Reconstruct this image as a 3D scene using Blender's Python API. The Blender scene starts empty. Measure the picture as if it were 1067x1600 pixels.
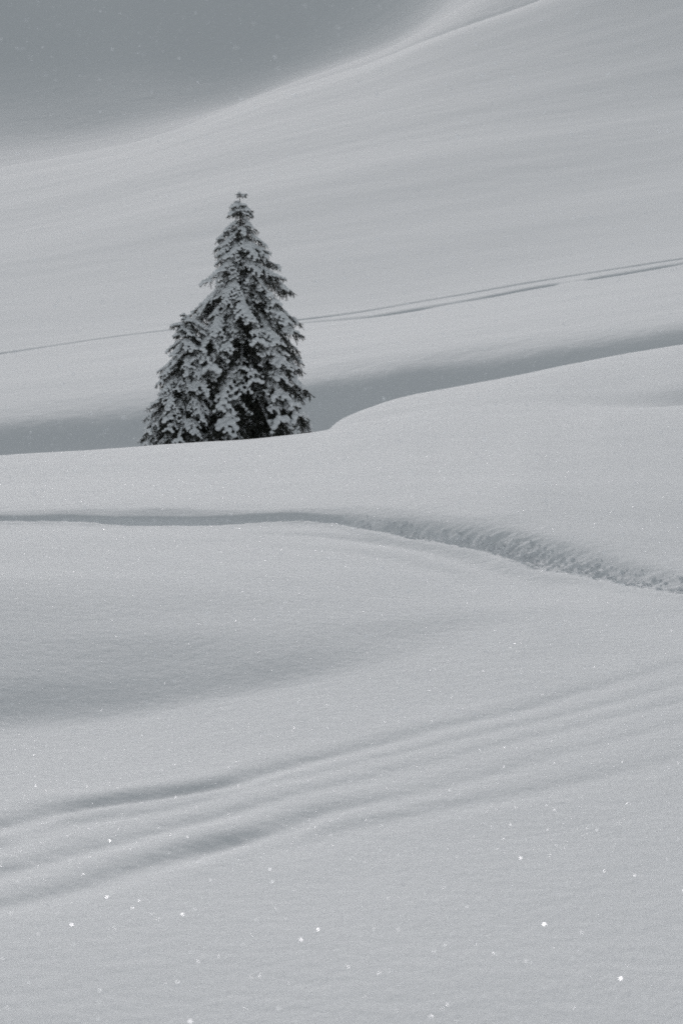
import bpy, math, random
import numpy as np
from mathutils import Vector, Matrix

random.seed(7)
RNG = np.random.RandomState(11)
SC = bpy.context.scene
COL = SC.collection

# ------------------------------------------------------------------ camera
PITCH = math.radians(4.24)
cam_d = bpy.data.cameras.new('camera')
cam = bpy.data.objects.new('camera', cam_d)
COL.objects.link(cam)
cam.location = (0, 0, 0)
cam.rotation_euler = (math.radians(90) - PITCH, 0, 0)
cam_d.sensor_fit = 'VERTICAL'
cam_d.sensor_height = 36.0
cam_d.sensor_width = 24.0
cam_d.lens = 85.0
cam_d.clip_start = 0.1
cam_d.clip_end = 5000
cam_d.dof.use_dof = True
cam_d.dof.focus_distance = 27.0
cam_d.dof.aperture_fstop = 5.6
SC.camera = cam

# ------------------------------------------------------------------ light
SUN_ELEV, SUN_AZ = 23.0, -6.0        # azimuth from the view direction, negative = left
world = bpy.data.worlds.new('World')
SC.world = world
world.use_nodes = True
nt = world.node_tree
nt.nodes.clear()
sky = nt.nodes.new('ShaderNodeTexSky')
sky.sky_type = 'NISHITA'
sky.sun_disc = False
sky.sun_elevation = math.radians(SUN_ELEV)
sky.sun_rotation = math.radians(SUN_AZ)
sky.altitude = 1500
sky.air_density = 1.0
sky.dust_density = 5.0
sky.ozone_density = 1.0
hsv = nt.nodes.new('ShaderNodeHueSaturation')
hsv.inputs['Saturation'].default_value = 0.17
bg = nt.nodes.new('ShaderNodeBackground')
bg.inputs['Strength'].default_value = 0.096
wo = nt.nodes.new('ShaderNodeOutputWorld')
nt.links.new(sky.outputs[0], hsv.inputs['Color'])
tint = nt.nodes.new('ShaderNodeMix'); tint.data_type = 'RGBA'; tint.blend_type = 'MULTIPLY'
tint.inputs['Factor'].default_value = 1.0
tint.inputs['B'].default_value = (0.948, 0.993, 0.982, 1)
nt.links.new(hsv.outputs[0], tint.inputs['A'])
nt.links.new(tint.outputs['Result'], bg.inputs['Color'])
nt.links.new(bg.outputs[0], wo.inputs['Surface'])

sun_d = bpy.data.lights.new('sun', 'SUN')
sun_d.energy = 1.2
sun_d.angle = math.radians(10)
sun_d.color = (1.0, 0.922, 0.925)
sun = bpy.data.objects.new('sun', sun_d)
COL.objects.link(sun)
_e, _a = math.radians(SUN_ELEV), math.radians(SUN_AZ)
to_sun = Vector((math.sin(_a) * math.cos(_e), math.cos(_a) * math.cos(_e), math.sin(_e)))
sun.rotation_euler = to_sun.to_track_quat('Z', 'Y').to_euler()
sun.location = to_sun * 50

SC.cycles.filter_width = 1.8
SC.cycles.use_denoising = False        # the photograph has fine grain; keep the snow's own relief
SC.view_settings.view_transform = 'Standard'
SC.view_settings.look = 'None'
SC.view_settings.exposure = 0.37
SC.view_settings.gamma = 1.0
SC.view_settings.use_curve_mapping = False

# ------------------------------------------------------------------ materials
def new_mat(name):
    m = bpy.data.materials.new(name)
    m.use_nodes = True
    return m, m.node_tree, m.node_tree.nodes['Principled BSDF']

def snow_mat(name, col=(0.80, 0.815, 0.83), bumps=((3.0, 0.05, 6),), far=False):
    """bumps: (scale per metre, height in metres, detail)"""
    m, t, p = new_mat(name)
    tc = t.nodes.new('ShaderNodeTexCoord')
    p.inputs['Roughness'].default_value = 0.9
    p.inputs['Specular IOR Level'].default_value = 0.04
    n0 = t.nodes.new('ShaderNodeTexNoise')
    n0.inputs['Scale'].default_value = 0.35
    n0.inputs['Detail'].default_value = 4
    t.links.new(tc.outputs['Object'], n0.inputs['Vector'])
    mx = t.nodes.new('ShaderNodeMix'); mx.data_type = 'RGBA'
    mx.inputs['A'].default_value = (col[0] * 0.975, col[1] * 0.98, col[2] * 0.985, 1)
    mx.inputs['B'].default_value = (col[0], col[1], col[2], 1)
    t.links.new(n0.outputs['Fac'], mx.inputs['Factor'])
    t.links.new(mx.outputs['Result'], p.inputs['Base Color'])
    prev = None
    for sc_, h, det in bumps:
        n = t.nodes.new('ShaderNodeTexNoise')
        n.inputs['Scale'].default_value = sc_
        n.inputs['Detail'].default_value = det
        n.inputs['Roughness'].default_value = 0.62
        t.links.new(tc.outputs['Object'], n.inputs['Vector'])
        b = t.nodes.new('ShaderNodeBump')
        b.inputs['Strength'].default_value = 1.0
        b.inputs['Distance'].default_value = h
        t.links.new(n.outputs['Fac'], b.inputs['Height'])
        if prev: t.links.new(prev.outputs['Normal'], b.inputs['Normal'])
        prev = b
    if prev: t.links.new(prev.outputs['Normal'], p.inputs['Normal'])
    return m

M_near = snow_mat('near_snow', bumps=((10.0, 0.010, 7), (48.0, 0.006, 5)))
M_hill = snow_mat('hill_snow', bumps=((3.5, 0.018, 9),))
M_far = snow_mat('far_snow', bumps=((0.25, 0.3, 8),))
M_load = snow_mat('tree_snow', bumps=((14.0, 0.02, 4),))

m, t, p = new_mat('needles')
gi = t.nodes.new('ShaderNodeNewGeometry')
oi = t.nodes.new('ShaderNodeObjectInfo')
mx = t.nodes.new('ShaderNodeMix'); mx.data_type = 'RGBA'
mx.inputs['A'].default_value = (0.013, 0.017, 0.013, 1)
mx.inputs['B'].default_value = (0.052, 0.055, 0.042, 1)
t.links.new(gi.outputs['Random Per Island'], mx.inputs['Factor'])
t.links.new(mx.outputs['Result'], p.inputs['Base Color'])
p.inputs['Roughness'].default_value = 0.6
M_needle = m
m, t, p = new_mat('bark')
tc = t.nodes.new('ShaderNodeTexCoord'); n = t.nodes.new('ShaderNodeTexNoise')
n.inputs['Scale'].default_value = 18; n.inputs['Detail'].default_value = 6
mx = t.nodes.new('ShaderNodeMix'); mx.data_type = 'RGBA'
mx.inputs['A'].default_value = (0.03, 0.026, 0.022, 1); mx.inputs['B'].default_value = (0.09, 0.08, 0.07, 1)
t.links.new(tc.outputs['Object'], n.inputs['Vector']); t.links.new(n.outputs['Fac'], mx.inputs['Factor'])
t.links.new(mx.outputs['Result'], p.inputs['Base Color'])
b = t.nodes.new('ShaderNodeBump'); b.inputs['Distance'].default_value = 0.02
t.links.new(n.outputs['Fac'], b.inputs['Height']); t.links.new(b.outputs['Normal'], p.inputs['Normal'])
p.inputs['Roughness'].default_value = 0.9
M_bark = m
m, t, p = new_mat('ice_crystal')
p.inputs['Base Color'].default_value = (0.85, 0.87, 0.9, 1)
p.inputs['Metallic'].default_value = 0.75
p.inputs['Roughness'].default_value = 0.38
M_ice = m
m, t, p = new_mat('snowflake')
p.inputs['Base Color'].default_value = (0.85, 0.87, 0.9, 1)
p.inputs['Roughness'].default_value = 0.5
tl = t.nodes.new('ShaderNodeBsdfTranslucent'); tl.inputs['Color'].default_value = (0.9, 0.92, 0.94, 1)
ms_ = t.nodes.new('ShaderNodeMixShader'); ms_.inputs[0].default_value = 0.6
t.links.new(p.outputs[0], ms_.inputs[1]); t.links.new(tl.outputs[0], ms_.inputs[2])
t.links.new(ms_.outputs[0], t.nodes['Material Output'].inputs['Surface'])
M_flake = m

# ------------------------------------------------------------------ numpy helpers
def hash2(ix, iy, seed):
    h = (ix.astype(np.int64) * 374761393 + iy.astype(np.int64) * 668265263 + seed * 1442695041) & 0xffffffff
    h = ((h ^ (h >> 13)) * 1274126177) & 0xffffffff
    return ((h ^ (h >> 16)) & 0xffff).astype(np.float64) / 65535.0

def vnoise(x, y, seed=0):
    """gradient noise, about -1..1"""
    ix, iy = np.floor(x), np.floor(y)
    fx, fy = x - ix, y - iy
    ux = fx * fx * fx * (fx * (fx * 6 - 15) + 10)
    uy = fy * fy * fy * (fy * (fy * 6 - 15) + 10)
    def g(dx, dy):
        a = hash2(ix + dx, iy + dy, seed) * 2 * np.pi
        return np.cos(a) * (fx - dx) + np.sin(a) * (fy - dy)
    return 1.5 * ((g(0, 0) * (1 - ux) + g(1, 0) * ux) * (1 - uy) + (g(0, 1) * (1 - ux) + g(1, 1) * ux) * uy)

def fbm(x, y, seed=0, octv=4, gain=0.5):
    s, a = 0.0, 1.0
    for k in range(octv):
        s = s + a * vnoise(x * 2 ** k + 13.7 * k, y * 2 ** k - 7.1 * k, seed + k)
        a *= gain
    return s

def sstep(a, b, x):
    u = np.clip((x - a) / (b - a), 0, 1)
    return u * u * (3 - 2 * u)

def pchip_slopes(x, y):
    """x,y: (..., n)"""
    h = np.diff(x, axis=-1); d = np.diff(y, axis=-1) / h
    m = np.zeros_like(y)
    w1 = 2 * h[..., 1:] + h[..., :-1]; w2 = h[..., 1:] + 2 * h[..., :-1]
    d0, d1 = d[..., :-1], d[..., 1:]
    ok = d0 * d1 > 0
    with np.errstate(divide='ignore', invalid='ignore'):
        hm = (w1 + w2) / (w1 / d0 + w2 / d1)
    m[..., 1:-1] = np.where(ok, hm, 0)
    m[..., 0] = d[..., 0]; m[..., -1] = d[..., -1]
    return m

def hermite(x, y, m, q):
    """1D x,y,m; q array"""
    i = np.clip(np.searchsorted(x, q) - 1, 0, len(x) - 2)
    h = x[i + 1] - x[i]
    u = np.clip((q - x[i]) / h, 0, 1)
    return ((2 * u**3 - 3 * u**2 + 1) * y[i] + (u**3 - 2 * u**2 + u) * h * m[i]
            + (-2 * u**3 + 3 * u**2) * y[i + 1] + (u**3 - u**2) * h * m[i + 1])

def curve(pts, X, ext=False):
    a = np.array(pts, float)
    if len(a) == 1: return np.full_like(X, a[0, 1])
    m = pchip_slopes(a[:, 0], a[:, 1])
    r = hermite(a[:, 0], a[:, 1], m, X)
    tau = 120.0 if ext else 1e-9         # past the surveyed width the ground runs on and levels out
    lo, hi = np.maximum(a[0, 0] - X, 0), np.maximum(X - a[-1, 0], 0)
    r = np.where(X < a[0, 0], a[0, 1] - m[0] * tau * (1 - np.exp(-lo / tau)), r)
    return np.where(X > a[-1, 0], a[-1, 1] + m[-1] * tau * (1 - np.exp(-hi / tau)), r)

# lens relation between a bearing and height on the terrain and the survey table below
F, CX, CY = 85 / 36 * 1600.0, 533.5, 800.0
def z_of(Y, D):
    b = (CY - Y) / F
    return D * (b * math.cos(PITCH) - math.sin(PITCH)) / (math.cos(PITCH) + b * math.sin(PITCH))
def Y_of(z, D):
    tn = z / D
    b = (tn * math.cos(PITCH) + math.sin(PITCH)) / (math.cos(PITCH) - tn * math.sin(PITCH))
    return CY - b * F
def X_of(s, Y=700.0):
    return CX + F * s * (math.cos(PITCH) + (CY - Y) / F * math.sin(PITCH))

# columns: tangent of the bearing
_o = np.concatenate([np.linspace(0.1555, 0.26, 80), np.geomspace(0.27, 1.1, 24)])
S = np.concatenate([-_o[::-1], np.linspace(-0.1545, 0.1545, 590), _o])
SU = np.linspace(-0.5, 0.5, 1901)
XS = X_of(S)

# survey nodes: distance over X, then height ('z') or sight line ('Y') over X
FG = [
 ([(0, 0.8)], 'z', [(0, -1.62)]),
 ([(0, 3.0)], 'z', [(0, -1.65)]),
 ([(0, 6.0)], 'z', [(0, -1.71), (1067, -1.70)]),
 ([(0, 9.0), (1067, 9.5)], 'z', [(0, -1.85), (500, -1.80), (1067, -1.735)]),
 ([(0, 11.9), (450, 12.4), (560, 12.6), (850, 13.4), (1067, 13.0)], 'Y', [(-300, 1170), (0, 1146), (180, 1123), (400, 1083), (560, 1053), (700, 1022), (850, 998), (1067, 1005)]),
 ([(0, 12.6), (450, 13.0), (560, 13.3), (850, 14.0), (1067, 13.8)], 'Y', [(-300, 1090), (0, 1063), (200, 1054), (450, 1019), (560, 1006), (700, 994), (850, 975), (1067, 980)]),
 ([(0, 13.5), (450, 13.7), (850, 14.8), (1067, 14.4)], 'Y', [(0, 990), (450, 975), (650, 960), (850, 945), (1067, 962)]),
 ([(0, 15.2), (450, 15.8), (700, 16.1), (850, 15.9), (1067, 15.0)], 'Y', [(0, 905), (450, 899), (700, 906), (850, 918), (1067, 942)]),
 ([(0, 18.2), (450, 18.5), (650, 17.8), (850, 16.8), (1067, 15.5)], 'Y', [(0, 843), (300, 843), (450, 845), (650, 865), (850, 899), (1067, 931)]),
 ([(0, 20.2), (450, 20.3), (650, 19.3), (850, 17.6), (1067, 16.0)], 'Y', [(0, 814), (250, 818), (450, 814), (560, 822), (650, 835), (740, 856), (850, 880), (1067, 921)]),
 ([(0, 21.6), (450, 21.6), (650, 20.4), (850, 18.7), (1067, 17.3)], 'Y', [(0, 795), (450, 792), (650, 802), (850, 836), (1067, 885)]),
 ([(0, 27), (1067, 25)], 'z', [(0, -1.62), (375, -1.54), (600, -1.47), (850, -1.42), (1067, -1.44)]),
 ([(0, 34), (490, 35.5), (600, 35.5), (850, 34.5), (1067, 36)], 'Y', [(-300, 730), (0, 711), (250, 695.5), (375, 687.5), (460, 679.5), (490, 676.5), (560, 663), (700, 652), (850, 650), (960, 641), (1067, 632)]),
 ([(0, 38), (1067, 37.6)], 'z', [(0, -2.2), (375, -1.98), (490, -1.75), (530, -1.46), (600, -1.34), (700, -1.19), (850, -1.12), (960, -1.14), (1067, -1.18)]),
 ([(0, 42), (490, 40), (700, 40.5), (1067, 39.4)], 'z', [(0, -2.7), (375, -2.4), (490, -1.9), (530, -1.40), (600, -1.27), (700, -1.12), (850, -1.00), (960, -0.98), (1067, -0.87)]),
 ([(0, 47), (490, 42), (560, 42.5), (700, 46), (1067, 50)], 'Y', [(0, 780), (375, 750), (490, 700), (505, 674), (520, 662), (560, 643), (600, 629), (650, 616), (700, 606), (760, 596), (860, 575), (960, 555), (1067, 538), (1300, 515)]),
 ([(0, 53), (1067, 54)], 'z', [(0, -3.6), (375, -3.05), (490, -2.9), (600, -2.2), (850, -1.35), (1067, -0.75)]),
]
BH = [
 ([(0, 60)], 'z', [(0, -3.9), (375, -3.25), (490, -3.1), (600, -2.6), (850, -1.75), (1067, -1.15)]),
 ([(0, 68.1)], 'z', [(0, -3.75), (375, -3.2), (490, -3.0), (600, -2.5), (850, -1.6), (1067, -1.05)]),
 ([(0, 70.3)], 'Y', [(-300, 690), (0, 664), (230, 643), (375, 622), (490, 600), (600, 580), (700, 566), (850, 545), (960, 530), (1067, 513), (1400, 480)]),
 ([(0, 77)], 'Y', [(-300, 650), (0, 618), (375, 572), (480, 560), (600, 541), (850, 509), (1067, 480), (1400, 440)]),
 ([(0, 96), (1067, 101)], 'Y', [(-300, 590), (0, 552), (280, 517), (480, 501), (640, 479), (850, 445), (1067, 406), (1400, 350)]),
 ([(0, 112), (1067, 117)], 'Y', [(-300, 530), (0, 495), (480, 440), (850, 390), (1067, 352), (1400, 300)]),
 ([(0, 140)], 'Y', [(-300, 440), (0, 415), (375, 355), (700, 312), (1067, 275), (1400, 220)]),
 ([(0, 188), (1067, 200)], 'Y', [(-300, 350), (0, 325), (375, 243), (700, 180), (1067, 130), (1400, 80)]),
 ([(0, 265), (1067, 290)], 'Y', [(-300, 318), (0, 265), (130, 243.5), (230, 223), (330, 187), (400, 160), (480, 132.5), (570, 104), (640, 75), (720, 46), (800, 19), (900, -18), (1067, -78), (1400, -200)]),
 ([(0, 290), (1067, 310)], 'z', [(-300, 15), (0, 18.6), (230, 22.0), (480, 29.0), (800, 38), (1067, 46), (1400, 54)]),
 ([(0, 330)], 'z', [(-300, 13), (0, 17.0), (230, 20.5), (480, 27.0), (800, 35.0), (1067, 42), (1400, 50)]),
]
FM = [
 ([(0, 320)], 'z', [(-300, 13), (0, 16.5), (230, 20.0), (480, 27.0), (800, 35.0), (1067, 42), (1400, 50)]),
 ([(0, 355)], 'Y', [(-300, 318), (0, 264), (130, 243), (230, 222), (330, 186), (400, 156), (480, 130), (570, 102), (640, 70), (720, 36), (900, -30), (1400, -200)]),
 ([(0, 403), (560, 407), (700, 398)], 'Y', [(-300, 262), (0, 227), (120, 212), (240, 184), (370, 158), (450, 128), (540, 96), (630, 62), (700, 16), (800, -50), (1400, -240)]),
 ([(0, 488), (240, 440), (560, 427), (700, 418)], 'Y', [(-300, 10), (0, 70), (100, 102), (160, 117), (330, 130), (400, 122), (560, 76), (640, 44), (710, -10), (800, -80), (1400, -300)]),
 ([(0, 535)], 'z', [(-300, 76), (0, 82), (240, 89), (560, 98), (1067, 124)]),
 ([(0, 600)], 'z', [(0, 98), (560, 113), (1067, 136)]),
 ([(0, 1100)], 'z', [(0, 106), (1067, 138)]),
]

def csmooth(a, sig):
    n = int(3 * sig); k = np.exp(-0.5 * (np.arange(-n, n + 1) / sig) ** 2); k /= k.sum()
    au = np.convolve(np.pad(np.interp(SU, S, a), n, mode='edge'), k, 'valid')
    return np.where(np.abs(S) > 0.49, a, np.interp(S, SU, au))

def sheet_base(nodes, rows, sig):
    Dn = np.stack([curve(d, XS, True) for d, k, v in nodes], 1)
    Zn = np.stack([curve(v, XS, True) if k == 'z' else z_of(curve(v, XS, True), curve(d, XS, True)) for d, k, v in nodes], 1)
    for c in range(Dn.shape[1]):
        sg_ = sig[c] if hasattr(sig, '__len__') else sig
        Dn[:, c] = csmooth(Dn[:, c], sg_); Zn[:, c] = csmooth(Zn[:, c], sg_)
    Mn = pchip_slopes(Dn, Zn)
    out = np.empty((len(rows), len(S)))
    for j in range(len(S)):
        out[:, j] = hermite(Dn[j], Zn[j], Mn[j], rows)
    return out

def blur(a, rows, sig):
    """soften creases along the distance axis, sigma in metres (rows unevenly spaced)"""
    g = np.linspace(-2.2, 2.2, 9); w = np.exp(-g * g / 2); w /= w.sum()
    out = np.zeros_like(a)
    idx = np.arange(len(rows))
    for gi_, wi in zip(g, w):
        q = np.clip(rows + gi_ * sig, rows[0], rows[-1])
        f = np.interp(q, rows, idx); i0 = np.clip(np.floor(f).astype(int), 0, len(rows) - 2); u = (f - i0)[:, None]
        out += wi * (a[i0] * (1 - u) + a[i0 + 1] * u)
    return out

def rows_of(segs):
    r = []
    for a, b_, st in segs:
        n = max(1, int(round((b_ - a) / st)))
        r.append(np.linspace(a, b_, n, endpoint=False))
    r.append([segs[-1][1]])
    return np.concatenate(r)

R_fg = rows_of([(0.8, 5, .14), (5, 9, .017), (9, 12, .026), (12, 14.5, .032), (14.5, 22.8, .026), (22.8, 33, .1), (33, 51, .09), (51, 60, .4)])
R_bh = rows_of([(60, 66, .4), (66, 80, .11), (80, 94, .25), (94, 104.5, .05), (104.5, 240, .75), (240, 330, 1.3)])
R_fm = rows_of([(320, 384, 2), (384, 544, 2), (544, 1100, 8)])

def lay_track(base, rows, pts, dlo, dhi):
    """distance at which the sight line table meets the ground, per column"""
    Y = Y_of(base, rows[:, None])
    tgt = curve(pts, XS, True)
    m = (rows >= dlo) & (rows <= dhi)
    Ym, rm = Y[m], rows[m]
    D = np.empty(len(S))
    for j in range(len(S)):
        D[j] = np.interp(-tgt[j], -Ym[:, j] + np.arange(len(rm)) * 1e-7, rm)
    k = np.ones(9) / 9
    D = np.convolve(np.pad(D, 4, mode='edge'), k, 'valid')
    xw = S * D
    g = np.gradient(D) / np.gradient(xw)
    return D, 1 / np.sqrt(1 + g * g)

# ---- foreground sheet
rF = R_fg[:, None]
zF = blur(sheet_base(FG, R_fg, [18] * 11 + [14, 7, 8, 9, 11, 9]), R_fg, 0.09)
# softer rounding further out
zF2 = blur(zF, R_fg, 0.7)
wgt = sstep(22, 26, rF) * (1 - sstep(31, 33, rF)) + sstep(37, 38, rF) * 0
zF = zF * (1 - wgt) + zF2 * wgt
xF = S[None, :] * rF
base0 = zF.copy()
XF = XS[None, :]
zF = zF + 0.012 * fbm(xF / 1.9, rF / 2.6, 5, 3) + 0.01 * vnoise(xF / 7, rF / 6, 9)

# snowed-in ski tracks across the foreground
def groove(pts, depth, sig, seed, dlo=6.5, dhi=13.0, lip=0.25):
    global zF
    D, c = lay_track(base0, R_fg, pts, dlo, dhi)
    w = (rF - D[None, :]) * c[None, :]
    w = w + 0.02 * vnoise(xF / 0.5, rF / 0.5 + 3, seed) + 0.009 * vnoise(xF / 0.11, rF / 0.11, seed + 50)
    dep = curve(depth, XS)[None, :] * (1 + 0.35 * vnoise(xF / 0.9, 0 * rF + seed * 3.3, seed))
    # asymmetric: long near side, steep far side
    s_ = np.where(w > 0, sig * 0.75, sig * 1.35)
    prof = -np.exp(-(w / s_) ** 2) + lip * np.exp(-((w - 2.1 * sig) / (sig * 1.2)) ** 2)
    zF = zF + dep * prof
groove([(-300, 1330), (0, 1283), (100, 1258), (250, 1238), (350, 1222), (430, 1200), (600, 1158), (800, 1108), (1000, 1052), (1200, 1000)],
       [(-300, .024), (0, .026), (330, .028), (430, .020), (560, .012), (1067, .006)], 0.09, 21)
groove([(-300, 1365), (0, 1317), (100, 1285), (250, 1264), (430, 1222), (600, 1182), (800, 1135), (1000, 1083), (1200, 1030)],
       [(0, .017), (150, .013), (600, .008), (1067, .005)], 0.075, 22)
groove([(-300, 1400), (0, 1358), (130, 1325), (220, 1303), (430, 1250), (600, 1208), (800, 1160), (1000, 1108), (1200, 1060)],
       [(0, .021), (200, .014), (600, .008), (1067, .005)], 0.085, 23)
groove([(-300, 1450), (0, 1408), (120, 1378), (220, 1348), (330, 1317), (400, 1300), (500, 1268), (620, 1246), (800, 1200), (1000, 1145), (1200, 1095)],
       [(0, .018), (150, .024), (330, .036), (440, .022), (480, .022), (520, .016), (700, .008), (1067, .004)], 0.09, 24)
groove([(-300, 1500), (350, 1345), (500, 1302), (700, 1260), (850, 1230), (1067, 1182), (1200, 1150)],
       [(330, 0), (450, .012), (700, .012), (1067, .006)], 0.11, 25)
# faint old tracks sweeping below the trench
groove([(400, 833), (500, 838), (620, 852), (720, 874), (800, 900), (900, 935), (1067, 985)],
       [(380, 0), (500, .012), (700, .024), (850, .016), (950, 0)], 0.14, 26, 12.5, 19.3)
groove([(400, 850), (540, 862), (700, 893), (800, 926), (1100, 1010)],
       [(420, 0), (560, .010), (700, .018), (780, .010), (830, 0)], 0.18, 27, 12.5, 19.3)

# trench trodden through the snow
TR = [(-300, 815), (0, 812), (100, 813), (200, 817), (300, 817), (450, 811), (520, 814), (600, 824), (680, 840), (740, 852), (800, 862), (860, 876), (960, 895), (1067, 913)]
Dt, ct = lay_track(base0, R_fg, TR, 14.5, 22.0)
w = (rF - Dt[None, :]) * ct[None, :]
w0_ = w + 0.05 * vnoise(xF / 1.3, rF / 1.5, 34)
w = w + 0.05 * vnoise(xF / 0.55, rF / 0.8, 31) + 0.006 * vnoise(xF / 0.12, rF / 0.14, 32)
dep = curve([(-300, .12), (0, .12), (120, .14), (200, .19), (300, .18), (420, .10), (520, .09), (700, .095), (860, .08), (1067, .075), (1400, .07)], XS)[None, :]
dep = dep * (1 + 0.25 * vnoise(xF / 0.7, 0 * rF + 1.1, 33))
hw = (0.20 - 0.07 * sstep(420, 650, XF))
rt_ = sstep(500, 700, XF)
trench = -dep * sstep(-hw - 0.13, -hw + 0.02, w) * (1 - sstep(hw - 0.12, hw + 0.12 + 0.08 * rt_, w))
bankw = curve([(0, .30), (250, .42), (400, .30), (560, .35), (700, .38), (800, .55), (960, .4), (1067, .3)], XS)[None, :]
banks = curve([(-300, .04), (0, .04), (150, .055), (250, .075), (330, .06), (420, .04), (520, .05), (600, .05), (700, .045), (800, .065), (880, .04), (950, .025), (1067, .015)], XS)[None, :]
bank = banks * sstep(hw - .10, hw + bankw, w0_) * (1 - sstep(hw + bankw, hw + bankw + 5.5, w0_))
# crumbled snow along it
rough = curve([(-300, .7), (0, .8), (130, .7), (200, .35), (300, .15), (420, .5), (520, .9), (650, 1.2), (760, 1.5), (860, 1.2), (960, 1.0), (1067, 1.0)], XS)[None, :]
zone = sstep(-0.62 + .16 * rt_, -0.30, w) * (1 - sstep(0.05 + .05 * rt_, 0.24 + .12 * rt_, w))
zone2 = sstep(-1.1, -0.4, w) * (1 - sstep(0.2, 0.5, w)) * sstep(600, 700, XF) * 0.06
lump = lambda sc, sd, th: np.sqrt(np.clip(vnoise((xF + .03 * vnoise(xF / .2, rF / .2, 90)) / (sc * 1.5), rF / (sc * .85), sd) - th, 0, 1))
clump = rough * (0.55 + 0.9 * sstep(-.3, .5, vnoise(xF / .9, rF / 2 + 4, 91))) * (zone + zone2) * (0.009 * lump(.17, 41, .05) + 0.012 * lump(.08, 42, .0) + 0.006 * lump(.042, 43, .0) - 0.008)
lip = 0.022 * rough * np.exp(-((w + 0.42) / 0.14) ** 2)
hoar = 0.0012 * fbm(xF / 0.07, rF / 0.09, 47, 3) * (np.exp(-((w - 0.5) / 0.5) ** 2))
zF = zF + trench + bank + clump + lip + hoar
# hoar crust relief on the banks that face the lens
zF = zF + 0.0012 * fbm(xF / 0.07, rF / 0.07, 51, 3) * sstep(11.8, 12.3, rF) * (1 - sstep(15, 17, rF)) * (1 - sstep(650, 850, XF))

# ---- hillside sheet
rB = R_bh[:, None]
zB = sheet_base(BH, R_bh, 16)
zB[0] = zF[-1]
zb1 = blur(zB, R_bh, 0.7); zb2 = blur(zB, R_bh, 6)
k1 = sstep(62, 64, rB) * (1 - sstep(80, 84, rB)); k2 = sstep(80, 90, rB) * (1 - sstep(215, 245, rB))
zB = zB * (1 - k1 - k2) + zb1 * k1 + zb2 * k2
# a shallow dent in the gully bank right of the tree
xB_ = S[None, :] * rB
zB = zB - 0.05 * np.exp(-((xB_ - 0.6) / 1.0) ** 2 - ((rB - 71.5) / 1.6) ** 2) - 0.06 * np.exp(-((xB_ - 4.1) / 1.6) ** 2 - ((rB - 71.0) / 1.3) ** 2)
xB = S[None, :] * rB
baseB = zB.copy()
XB = XS[None, :]
fade = sstep(60, 64, rB)
far = sstep(100, 150, rB)
# drifts stretched along the wind, rising to the right
u_ = xB * 0.96 + (rB - 100) * 0.28
v_ = (rB - 100) * 0.96 - xB * 0.55
zB = zB + fade * 0.02 * fbm(xB / 6, rB / 4, 61, 3)
zB = zB + far * (0.05 * fbm(u_ / 50, v_ / 12, 62, 3, 0.5) + 0.12 * vnoise(u_ / 46, v_ / 19, 63) + 0.022 * (1 - np.abs(vnoise(u_ / 38, v_ / 6.5, 66))) ** 2)
zB = zB + far * 0.6 * vnoise(u_ / 90, v_ / 34, 69)
zB = zB + (sstep(66, 70, rB) * (1 - sstep(76, 82, rB))) * 0.008 * fbm(xB / 0.5, rB / 0.6, 64, 3)
# ski track on the hillside
for pts, dp, sg, sd in (
    ([(-300, 590), (0, 552), (280, 514), (480, 498), (700, 463), (850, 437), (1000, 413), (1067, 403), (1400, 352)], [(-300, .04), (0, .05), (280, .04), (480, .045), (900, .045), (1067, .06)], 0.24, 71),
    ([(-300, 596), (0, 558), (280, 520), (480, 503.5), (580, 494), (700, 474), (850, 447), (960, 429), (1067, 411), (1400, 360)], [(-300, 0), (300, 0), (480, .04), (580, .07), (640, .12), (700, .07), (760, .10), (850, .12), (880, .02), (905, .02), (930, .09), (980, .10), (1040, .07), (1067, .05)], 0.32, 72)):
    D, c = lay_track(baseB, R_bh, pts, 86, 112)
    w = (rB - D[None, :]) * c[None, :] + 0.07 * vnoise(xB / 3, rB / 2, sd) + 0.04 * vnoise(xB / .7, rB / .7, sd + 3)
    dpp = curve(dp, XS)[None, :] * (1 + 0.3 * vnoise(xB / 4.0, 0 * rB + .5, sd))
    s_ = np.where(w > 0, sg * 0.6, sg * 1.6)
    zB = zB + dpp * (-np.exp(-(w / s_) ** 2) + 0.3 * np.exp(-((w - 2.2 * sg) / sg) ** 2))
zB[0] = zF[-1]

# ---- far mountainside
rM = R_fm[:, None]
zM = sheet_base(FM, R_fm, 12)
xM = S[None, :] * rM
zM = blur(zM, R_fm, 1.6) + sstep(330, 350, rM) * (0.35 * fbm(xM / 90, rM / 40, 81, 3) + 0.03 * fbm(xM / 12, rM / 9, 85, 3))

def make_sheet(name, rows, z, mat, label=None):
    R, C = z.shape
    x = S[None, :] * rows[:, None]
    co = np.empty((R, C, 3), np.float32)
    co[..., 0] = x; co[..., 1] = rows[:, None]; co[..., 2] = z
    me = bpy.data.meshes.new(name)
    i = np.arange(R * C, dtype=np.int32).reshape(R, C)
    q = np.stack([i[:-1, :-1], i[:-1, 1:], i[1:, 1:], i[1:, :-1]], -1).reshape(-1, 4)
    me.vertices.add(R * C); me.vertices.foreach_set('co', co.ravel())
    me.loops.add(q.size); me.loops.foreach_set('vertex_index', q.ravel())
    me.polygons.add(len(q))
    me.polygons.foreach_set('loop_start', np.arange(0, q.size, 4, dtype=np.int32))
    me.polygons.foreach_set('use_smooth', np.ones(len(q), bool))
    me.update(calc_edges=True)
    me.materials.append(mat)
    o = bpy.data.objects.new(name, me)
    COL.objects.link(o)
    o['kind'] = 'structure'
    return o

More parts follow.
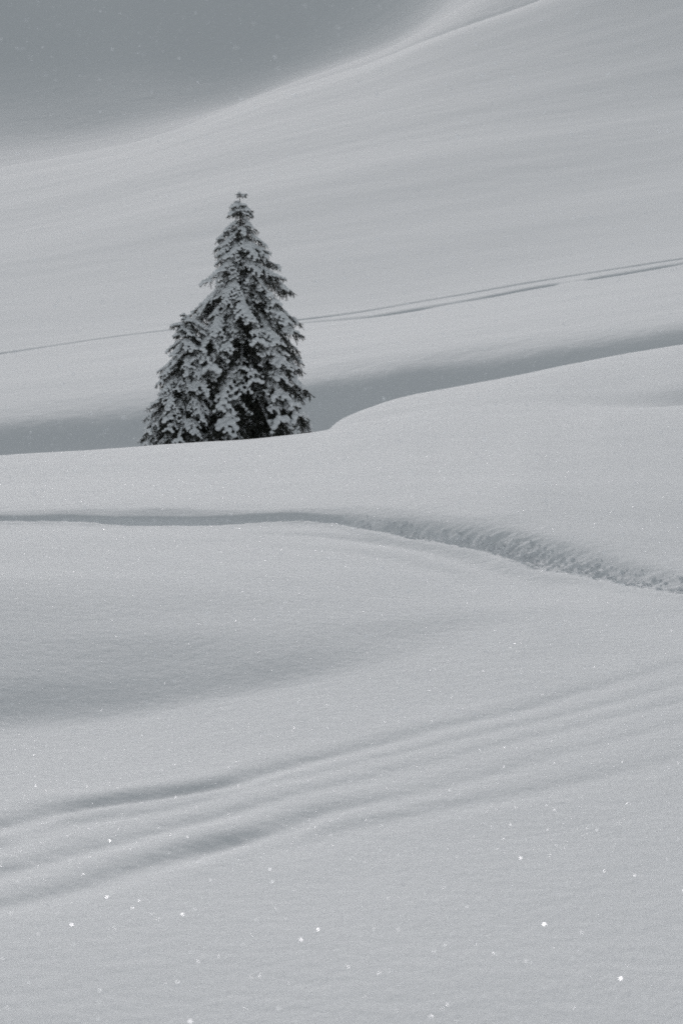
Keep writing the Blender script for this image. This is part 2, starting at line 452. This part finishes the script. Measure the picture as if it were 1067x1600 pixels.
make_sheet('snow_field', R_fg, zF, M_near)
make_sheet('snowy_hillside', R_bh, zB, M_hill)
make_sheet('far_mountainside', R_fm, zM, M_far)
me = bpy.data.meshes.new('snow_ground')
me.from_pydata([(-150, -150, -1.63), (150, -150, -1.63), (150, 0.8, -1.63), (-150, 0.8, -1.63)], [], [(0, 1, 2, 3)])
me.materials.append(M_near)
o = bpy.data.objects.new('snow_ground', me); COL.objects.link(o); o['kind'] = 'structure'

def ground_z(x, D):
    s = x / D
    rows, z = (R_fg, zF) if D < 60 else (R_bh, zB)
    i = int(np.clip(np.searchsorted(rows, D) - 1, 0, len(rows) - 2)); j = int(np.clip(np.searchsorted(S, s) - 1, 0, len(S) - 2))
    u = (D - rows[i]) / (rows[i + 1] - rows[i]); v = (s - S[j]) / (S[j + 1] - S[j])
    return float((z[i, j] * (1 - v) + z[i, j + 1] * v) * (1 - u) + (z[i + 1, j] * (1 - v) + z[i + 1, j + 1] * v) * u)

# ------------------------------------------------------------------ spruce branches
def tube_seg(V, Fc, p0, p1, r0, r1, n=4):
    d = (p1 - p0)
    if d.length < 1e-6: return
    q = d.to_track_quat('Z', 'Y')
    b0 = len(V)
    for p_, r_ in ((p0, r0), (p1, r1)):
        for k in range(n):
            a = 2 * math.pi * k / n
            V.append(p_ + q @ Vector((math.cos(a) * r_, math.sin(a) * r_, 0)))
    for k in range(n):
        k2 = (k + 1) % n
        Fc.append((b0 + k, b0 + k2, b0 + n + k2, b0 + n + k))

def needles(V, Fc, p0, p1, rnd, ln, step, wd):
    d = p1 - p0; L = d.length
    if L < 1e-5: return
    dn = d / L
    q = dn.to_track_quat('Z', 'Y')
    n = max(2, int(L / step))
    for i in range(n):
        p_ = p0 + d * ((i + rnd.random()) / n)
        a = rnd.uniform(0, 2 * math.pi)
        out = q @ Vector((math.cos(a), math.sin(a), 0))
        tip = p_ + (out * 0.85 + dn * rnd.uniform(0.4, 1.1)) * ln * rnd.uniform(0.7, 1.15) * 0.8
        sd = (tip - p_).cross(dn)
        if sd.length < 1e-6: continue
        sd = sd.normalized() * wd * 0.5
        b0 = len(V)
        V.extend((p_ - sd, p_ + sd, tip)); Fc.append((b0, b0 + 1, b0 + 2))

def make_branch(kind, rnd, L, snow):
    """returns (needle mesh, snow mesh); branch grows along +X, z up"""
    V, Fc, W, FW = [], [], [], []
    blobs = []
    nl, st, wd = 0.040, 0.0048, 0.010
    sag = rnd.uniform(0.10, 0.22) * L; side = rnd.uniform(.05, .15) * L * rnd.choice((-1, 1))
    def axis(t):
        return Vector((L * (t - 0.05 * t * t), side * t * t + 0.01 * L * math.sin(7 * t + sag), -sag * t ** 1.7 + 0.06 * L * t ** 5))
    N = 12
    pts = [axis(i / N) for i in range(N + 1)]
    for i in range(N):
        tube_seg(W, FW, pts[i], pts[i + 1], 0.014 * (1 - i / N) * (0.5 + L / 2) + 0.003, 0.014 * (1 - (i + 1) / N) * (0.5 + L / 2) + 0.002)
        if i >= 2: needles(V, Fc, pts[i], pts[i + 1], rnd, nl, st, wd)
        if i >= 2:
            for k in range(2):
                r_ = (0.035 + 0.03 * math.sin(math.pi * (i / N) ** 0.8)) * (snow ** .7) * rnd.uniform(.75, 1.3) * (0.64 + 0.14 * L)
                blobs.append((pts[i].lerp(pts[i + 1], k / 2) + Vector((0, 0, r_ * 0.55)), r_, 1.25))
    nlat = max(4, int(L / 0.085))
    for j in range(nlat):
        t = 0.14 + 0.84 * (j + rnd.uniform(-.25, .25)) / nlat
        sgn = 1 if j % 2 else -1
        p0 = axis(t); d0 = (axis(min(1, t + .03)) - axis(t - .03)).normalized()
        l = (0.40 * L * (1 - t) ** 0.75 * min(1, t * 2.6) + 0.07) * rnd.uniform(.75, 1.2)
        ang = math.radians(rnd.uniform(42, 62)) * sgn
        dv = Vector((d0.x * math.cos(ang) - d0.y * math.sin(ang), d0.x * math.sin(ang) + d0.y * math.cos(ang), d0.z * 0.6)).normalized()
        droop = rnd.uniform(.25, .75) / max(l, .15)
        M_ = max(2, int(l / 0.07))
        lp = []
        for i in range(M_ + 1):
            u = i / M_
            lp.append(p0 + dv * (l * u) + Vector((0, 0, -droop * (l * u) ** 2 * 1.0)))
        has = rnd.random() < snow
        for i in range(M_):
            tube_seg(W, FW, lp[i], lp[i + 1], 0.004, 0.003, 3)
            needles(V, Fc, lp[i], lp[i + 1], rnd, nl, st, wd)
            if has:
                r_ = rnd.uniform(.028, .054) * (0.80 + 0.14 * L) * (1 - 0.3 * i / M_)
                blobs.append((lp[i + 1].lerp(lp[i], .3) + Vector((0, 0, r_ * 0.5)), r_, 1.2))
            # hanging and side twiglets
            for s2 in (-1, 1):
                if rnd.random() < 0.95:
                    sl = rnd.uniform(.07, .165) * (1 - .4 * i / M_)
                    a2 = math.radians(rnd.uniform(35, 65)) * s2
                    tv = Vector((dv.x * math.cos(a2) - dv.y * math.sin(a2), dv.x * math.sin(a2) + dv.y * math.cos(a2), rnd.uniform(-1.0, -.15))).normalized()
                    e_ = lp[i] + tv * sl
                    needles(V, Fc, lp[i], e_, rnd, nl * .9, st, wd)
                    if has and rnd.random() < .3:
                        r_ = rnd.uniform(.017, .028)
                        blobs.append((lp[i].lerp(e_, .65) + Vector((0, 0, r_ * .7)), r_, 1.1))
    nw = len(V)
    me = bpy.data.meshes.new('branch_' + kind)
    me.from_pydata([tuple(v) for v in V] + [tuple(v) for v in W], [], Fc + [tuple(i + nw for i in f) for f in FW])
    me.materials.append(M_needle); me.materials.append(M_bark)
    mi = np.zeros(len(me.polygons), np.int32); mi[len(Fc):] = 1
    me.polygons.foreach_set('material_index', mi)
    # snow: fuse blobs by voxel remesh
    sm = None
    if blobs:
        import bmesh
        bm = bmesh.new()
        for c, r_, st_ in blobs:
            mat = Matrix.Translation(c) @ Matrix.Diagonal((r_ * st_, r_ * st_ * rnd.uniform(.85, 1.1), r_ * rnd.uniform(.7, .9), 1))
            bmesh.ops.create_icosphere(bm, subdivisions=2, radius=1.0, matrix=mat)
        tmp = bpy.data.meshes.new('tmp'); bm.to_mesh(tmp); bm.free()
        to = bpy.data.objects.new('tmp', tmp); COL.objects.link(to)
        md = to.modifiers.new('r', 'REMESH'); md.mode = 'VOXEL'; md.voxel_size = 0.010 + 0.003 * L; md.use_smooth_shade = True
        ms = to.modifiers.new('s', 'SMOOTH'); ms.factor = .5; ms.iterations = 2
        dg = bpy.context.evaluated_depsgraph_get()
        sm = bpy.data.meshes.new_from_object(to.evaluated_get(dg))
        sm.name = 'snow_' + kind
        bpy.data.objects.remove(to); bpy.data.meshes.remove(tmp)
        # keep the one connected load, drop crumbs that float free of it
        bm = bmesh.new(); bm.from_mesh(sm); bm.verts.ensure_lookup_table()
        seen = set(); best = []
        for v0 in bm.verts:
            if v0.index in seen: continue
            st2 = [v0]; seen.add(v0.index); isl = []
            while st2:
                v = st2.pop(); isl.append(v)
                for e in v.link_edges:
                    o2 = e.other_vert(v)
                    if o2.index not in seen: seen.add(o2.index); st2.append(o2)
            if len(isl) > len(best): best = isl
        keep = set(v.index for v in best)
        bmesh.ops.delete(bm, geom=[v for v in bm.verts if v.index not in keep], context='VERTS')
        bm.to_mesh(sm); bm.free()
        n_ = len(sm.vertices); co = np.empty(n_ * 3, np.float32); sm.vertices.foreach_get('co', co); co = co.reshape(-1, 3)
        nz = vnoise(co[:, 0] / .06 + co[:, 2] * 9, co[:, 1] / .06, 5)
        co[:, 2] += 0.010 * nz
        sm.vertices.foreach_set('co', co.ravel()); sm.update()
        sm.materials.clear(); sm.materials.append(M_load)
    return me, sm

PROTO = {}
prnd = random.Random(3)
for size, L, cnt in (('long', 1.55, 4), ('middle', 1.0, 4), ('short', 0.55, 3), ('tiny', 0.26, 2)):
    for sn, sv in (('heavy', 0.81), ('light', 0.42)):
        PROTO[size, sn] = [(L,) + make_branch(f'{size}_{sn}', prnd, L, sv) for _ in range(cnt if sn == 'heavy' else max(2, cnt - 1))]

def make_tree(name, label, base, height, left, right, depth, nwh, seed, bare_right, trunk_r, per=(4, 8)):
    """left/right/depth: reach of the crown as (height of branch tips, metres)"""
    rnd = random.Random(seed)
    root = bpy.data.objects.new(name, None); COL.objects.link(root)
    root.location = base; root.empty_display_size = 0.3
    root['label'] = label; root['category'] = 'tree'
    # trunk
    V, Fc = [], []
    n, segs = 10, 14
    for i in range(segs + 1):
        u = i / segs
        r_ = trunk_r * (1 - u) ** 0.9 + 0.006
        cx_, cy_ = 0.03 * math.sin(u * 5 + seed), 0.03 * math.sin(u * 4 + 2)
        for k in range(n):
            a = 2 * math.pi * k / n
            V.append((cx_ + r_ * math.cos(a) * (1 + .08 * math.sin(3 * a + i)), cy_ + r_ * math.sin(a), -0.3 + (height + 0.2) * u))
    for i in range(segs):
        for k in range(n):
            k2 = (k + 1) % n
            Fc.append((i * n + k, i * n + k2, (i + 1) * n + k2, (i + 1) * n + k))
    me = bpy.data.meshes.new('trunk'); me.from_pydata(V, [], Fc); me.materials.append(M_bark)
    for p_ in me.polygons: p_.use_smooth = True
    tr = bpy.data.objects.new('trunk', me); COL.objects.link(tr); tr.parent = root
    def reach(tab, h):
        a = np.array(tab); return float(np.interp(h, a[:, 0], a[:, 1]))
    def add(ht, az, r_, pitch, forced=None):
        Lb = max(0.12, r_ / max(.45, math.cos(pitch)))
        size = 'long' if Lb > 1.25 else 'middle' if Lb > .74 else 'short' if Lb > .38 else 'tiny'
        # how much snow this side holds
        rightness = math.cos(az)
        sn = 'light' if rnd.random() < (0.12 + bare_right * max(0, rightness + .15)) else 'heavy'
        if ht > height * .6 and rnd.random() < .6: sn = 'heavy'
        if ht < 1.1 and math.sin(az) < -.4: sn = 'light'
        if forced: sn = forced
        L0, nm, smh = rnd.choice(PROTO[size, sn])
        sc = Lb / L0
        o = bpy.data.objects.new('branch', nm); COL.objects.link(o); o.parent = root
        o.location = (0, 0, min(height - .03, ht + math.sin(pitch) * Lb * .95))
        o.rotation_mode = 'XYZ'
        # roll, pitch down, heading
        R_ = Matrix.Rotation(az, 4, 'Z') @ Matrix.Rotation(pitch, 4, 'Y') @ Matrix.Rotation(rnd.uniform(-.25, .25), 4, 'X')
        o.rotation_euler = R_.to_euler()
        o.scale = (sc, sc * rnd.uniform(.9, 1.15), sc)
        if smh:
            s_ = bpy.data.objects.new('snow_load', smh); COL.objects.link(s_); s_.parent = o
    for w_ in range(nwh):
        u = (w_ + .5) / nwh
        ht = 0.05 + (height - 0.18) * (1 - (1 - u) ** 1.0)
        nb = int(round(per[1] + (per[0] - per[1]) * u))
        a0 = rnd.uniform(0, 6.28)
        for k in range(nb):
            az = a0 + 2 * math.pi * (k + rnd.uniform(-.28, .28)) / nb
            h_ = ht + rnd.uniform(-.5, .5) * height / nwh * 1.3
            c_, s_ = math.cos(az), math.sin(az)
            side_r = reach(right if c_ > 0 else left, h_)
            dr = reach(depth, h_)
            r_ = math.sqrt((side_r * c_) ** 2 + (dr * s_) ** 2) * rnd.choice((1.26, 1.12, 1.02, .86, 1.18))
            pitch = math.radians(np.interp(u, [0, .3, .8, .95, 1], [38, 36, 27, 12, -5]) + rnd.uniform(-8, 8))
            add(max(h_, 0.02), az, r_, pitch)
    # leader tuft
    for k in range(3):
        add(height - .08, 2.1 * k + .3, 0.13, math.radians(-30 + 20 * k), 'heavy')
    return root

# main spruce: base point, outline measured at its distance
TD = 57.0
px = TD / F
def tree_base(X, D): 
    x = (X - CX) / F * D * 1.0
    return Vector((x, D, ground_z(x, D)))
b1 = tree_base(377, TD)
def h_at(Y, D, bz): return z_of(Y, D) - bz
H1 = h_at(297, TD, b1.z)
rg = [(700, 97), (672, 108), (640, 108), (590, 102), (545, 106), (505, 104), (470, 84), (440, 70), (410, 57), (390, 42), (350, 26), (330, 18), (300, 8)]
lf = [(700, 128), (670, 132), (640, 126), (590, 114), (545, 104), (500, 86), (460, 55), (440, 52), (412, 48), (395, 52), (375, 36), (352, 24), (330, 15), (300, 8)]
dp_ = [(700, 118), (640, 108), (545, 92), (470, 70), (410, 52), (350, 26), (300, 8)]
mk = lambda T: sorted((h_at(y, TD, b1.z), r * px) for y, r in T)
make_tree('spruce_tree', 'tall pointed spruce loaded with snow, the taller tree with the high tip', b1, H1, mk(lf), mk(rg), mk(dp_), 31, 5, 0.8, 0.115, per=(4, 7))

TD2 = 56.2
b2 = tree_base(290, TD2)
H2 = h_at(486, TD2, b2.z)
lf2 = [(705, 62), (680, 74), (655, 66), (640, 60), (600, 48), (580, 42), (565, 38), (545, 28), (517, 21), (490, 15)]
rg2 = [(705, 50), (640, 45), (600, 42), (545, 42), (517, 36), (490, 22)]
dp2 = [(705, 75), (640, 60), (600, 48), (545, 30), (517, 15), (490, 5)]
mk = lambda T: sorted((h_at(y, TD2, b2.z), r * TD2 / F) for y, r in T)
make_tree('spruce_tree', 'small rounded snow-covered spruce pressed against the left side of the taller one', b2, H2, mk(lf2), mk(rg2), mk(dp2), 19, 9, 0.1, 0.06, per=(5, 7))

# ------------------------------------------------------------------ ice crystals glinting on the snow
def soup(name, V, Fc, mat, label, cat):
    me = bpy.data.meshes.new(name)
    me.from_pydata(V, [], Fc); me.materials.append(mat)
    o = bpy.data.objects.new(name, me); COL.objects.link(o)
    o['kind'] = 'stuff'; o['label'] = label; o['category'] = cat
    return o
N1, N = 650, 26000
Dr = 1 / np.concatenate([RNG.uniform(1 / 9.0, 1 / 4.8, N1), RNG.uniform(1 / 34.0, 1 / 8.0, N - N1)])
sr = RNG.uniform(-0.16, 0.16, N)
fi = np.searchsorted(R_fg, Dr) - 1; fj = np.searchsorted(S, sr) - 1
u1 = ((Dr - R_fg[fi]) / (R_fg[fi + 1] - R_fg[fi])); v1 = ((sr - S[fj]) / (S[fj + 1] - S[fj]))
zz = (zF[fi, fj] * (1 - v1) + zF[fi, fj + 1] * v1) * (1 - u1) + (zF[fi + 1, fj] * (1 - v1) + zF[fi + 1, fj + 1] * v1) * u1
C0 = np.stack([sr * Dr, Dr, zz + 0.0025], 1)
ct_ = 1 - RNG.rand(N) * (1 - math.cos(math.radians(27))); ph = RNG.rand(N) * 6.2832; st_ = np.sqrt(1 - ct_ ** 2)
nr = np.stack([st_ * np.cos(ph), st_ * np.sin(ph), ct_], 1)
t1 = np.cross(nr, RNG.normal(size=(N, 3))); t1 /= np.linalg.norm(t1, axis=1)[:, None]
t2 = np.cross(nr, t1)
rr = (0.0005 + 0.0016 * RNG.rand(N) ** 6) * (Dr / 10.0) ** 0.6
rr[:N1] = 0.0014 + 0.0048 * RNG.rand(N1) ** 2.5
tri = np.stack([C0 + rr[:, None] * (t1 * math.cos(a_) + t2 * math.sin(a_)) for a_ in (0, 2.094, 4.189)], 1).reshape(-1, 3)
soup('ice_crystals', tri.tolist(), np.arange(3 * N).reshape(-1, 3).tolist(), M_ice, 'tiny ice crystals glinting all over the snow in front', 'ice crystals')

# crumbs of broken snow along the trench
import bmesh
bm = bmesh.new(); bmesh.ops.create_icosphere(bm, subdivisions=2, radius=1.0)
ico = np.array([v.co[:] for v in bm.verts]); icf = np.array([[v.index for v in f.verts] for f in bm.faces]); bm.free()
VV, FF = [], []
nb_ = 0
jj = np.where(np.abs(S) < 0.15)[0]
for i in range(4200):
    j = int(RNG.choice(jj)); rg_ = float(np.interp(XS[j], XS, rough[0]))
    if RNG.rand() > rg_ / 1.5: continue
    wv = RNG.normal(-0.22, 0.17) + (RNG.uniform(0, .3) if XS[j] > 560 else 0)
    D_ = Dt[j] + wv / ct[j]; x_ = S[j] * D_
    r_ = 0.004 + 0.016 * RNG.rand() ** 3
    if wv < -0.36: continue
    if wv > (0.12 if XS[j] < 560 else .24): continue
    jit = 1 + 0.35 * vnoise(ico[:, 0] * 1.3 + i * 1.7, ico[:, 1] * 1.3 + ico[:, 2] * 1.9, 7)
    VV.append(ico * jit[:, None] * np.array([r_ * RNG.uniform(.8, 1.5), r_ * RNG.uniform(.8, 1.2), r_ * RNG.uniform(.6, .9)]) + np.array([x_, D_, ground_z(x_, D_) + r_ * .25]))
    FF.append(icf + nb_ * len(ico)); nb_ += 1
cr = soup('snow_crumbs', np.concatenate(VV).tolist(), np.concatenate(FF).tolist(), M_near, 'crumbled lumps of broken snow along the near edge of the trodden trench', 'snow lumps')
cr.data.polygons.foreach_set('use_smooth', np.ones(len(cr.data.polygons), bool))

# snowflakes drifting in the air
V, Fc = [], []
for i in range(5200):
    D_ = 1 / RNG.uniform(1 / 60.0, 1 / 6.0)
    x_ = RNG.uniform(-0.16, 0.16) * D_; z_ = RNG.uniform(-0.17, 0.16) * D_
    if z_ < ground_z(x_, D_) + 0.1: continue
    r_ = RNG.uniform(.0010, .0042)
    b0 = len(V)
    q = Vector(RNG.normal(size=3)).to_track_quat('Z', 'Y')
    for vv in ((1, 0, 0), (-1, 0, 0), (0, 1, 0), (0, -1, 0), (0, 0, .5), (0, 0, -.5)):
        V.append(tuple(Vector((x_, D_, z_)) + q @ Vector(vv) * r_))
    for f in ((0, 2, 4), (2, 1, 4), (1, 3, 4), (3, 0, 4), (2, 0, 5), (1, 2, 5), (3, 1, 5), (0, 3, 5)):
        Fc.append(tuple(b0 + k for k in f))
soup('falling_snowflakes', V, Fc, M_flake, 'tiny snowflakes drifting through the air, pale specks against the dark far slope', 'snowflakes')
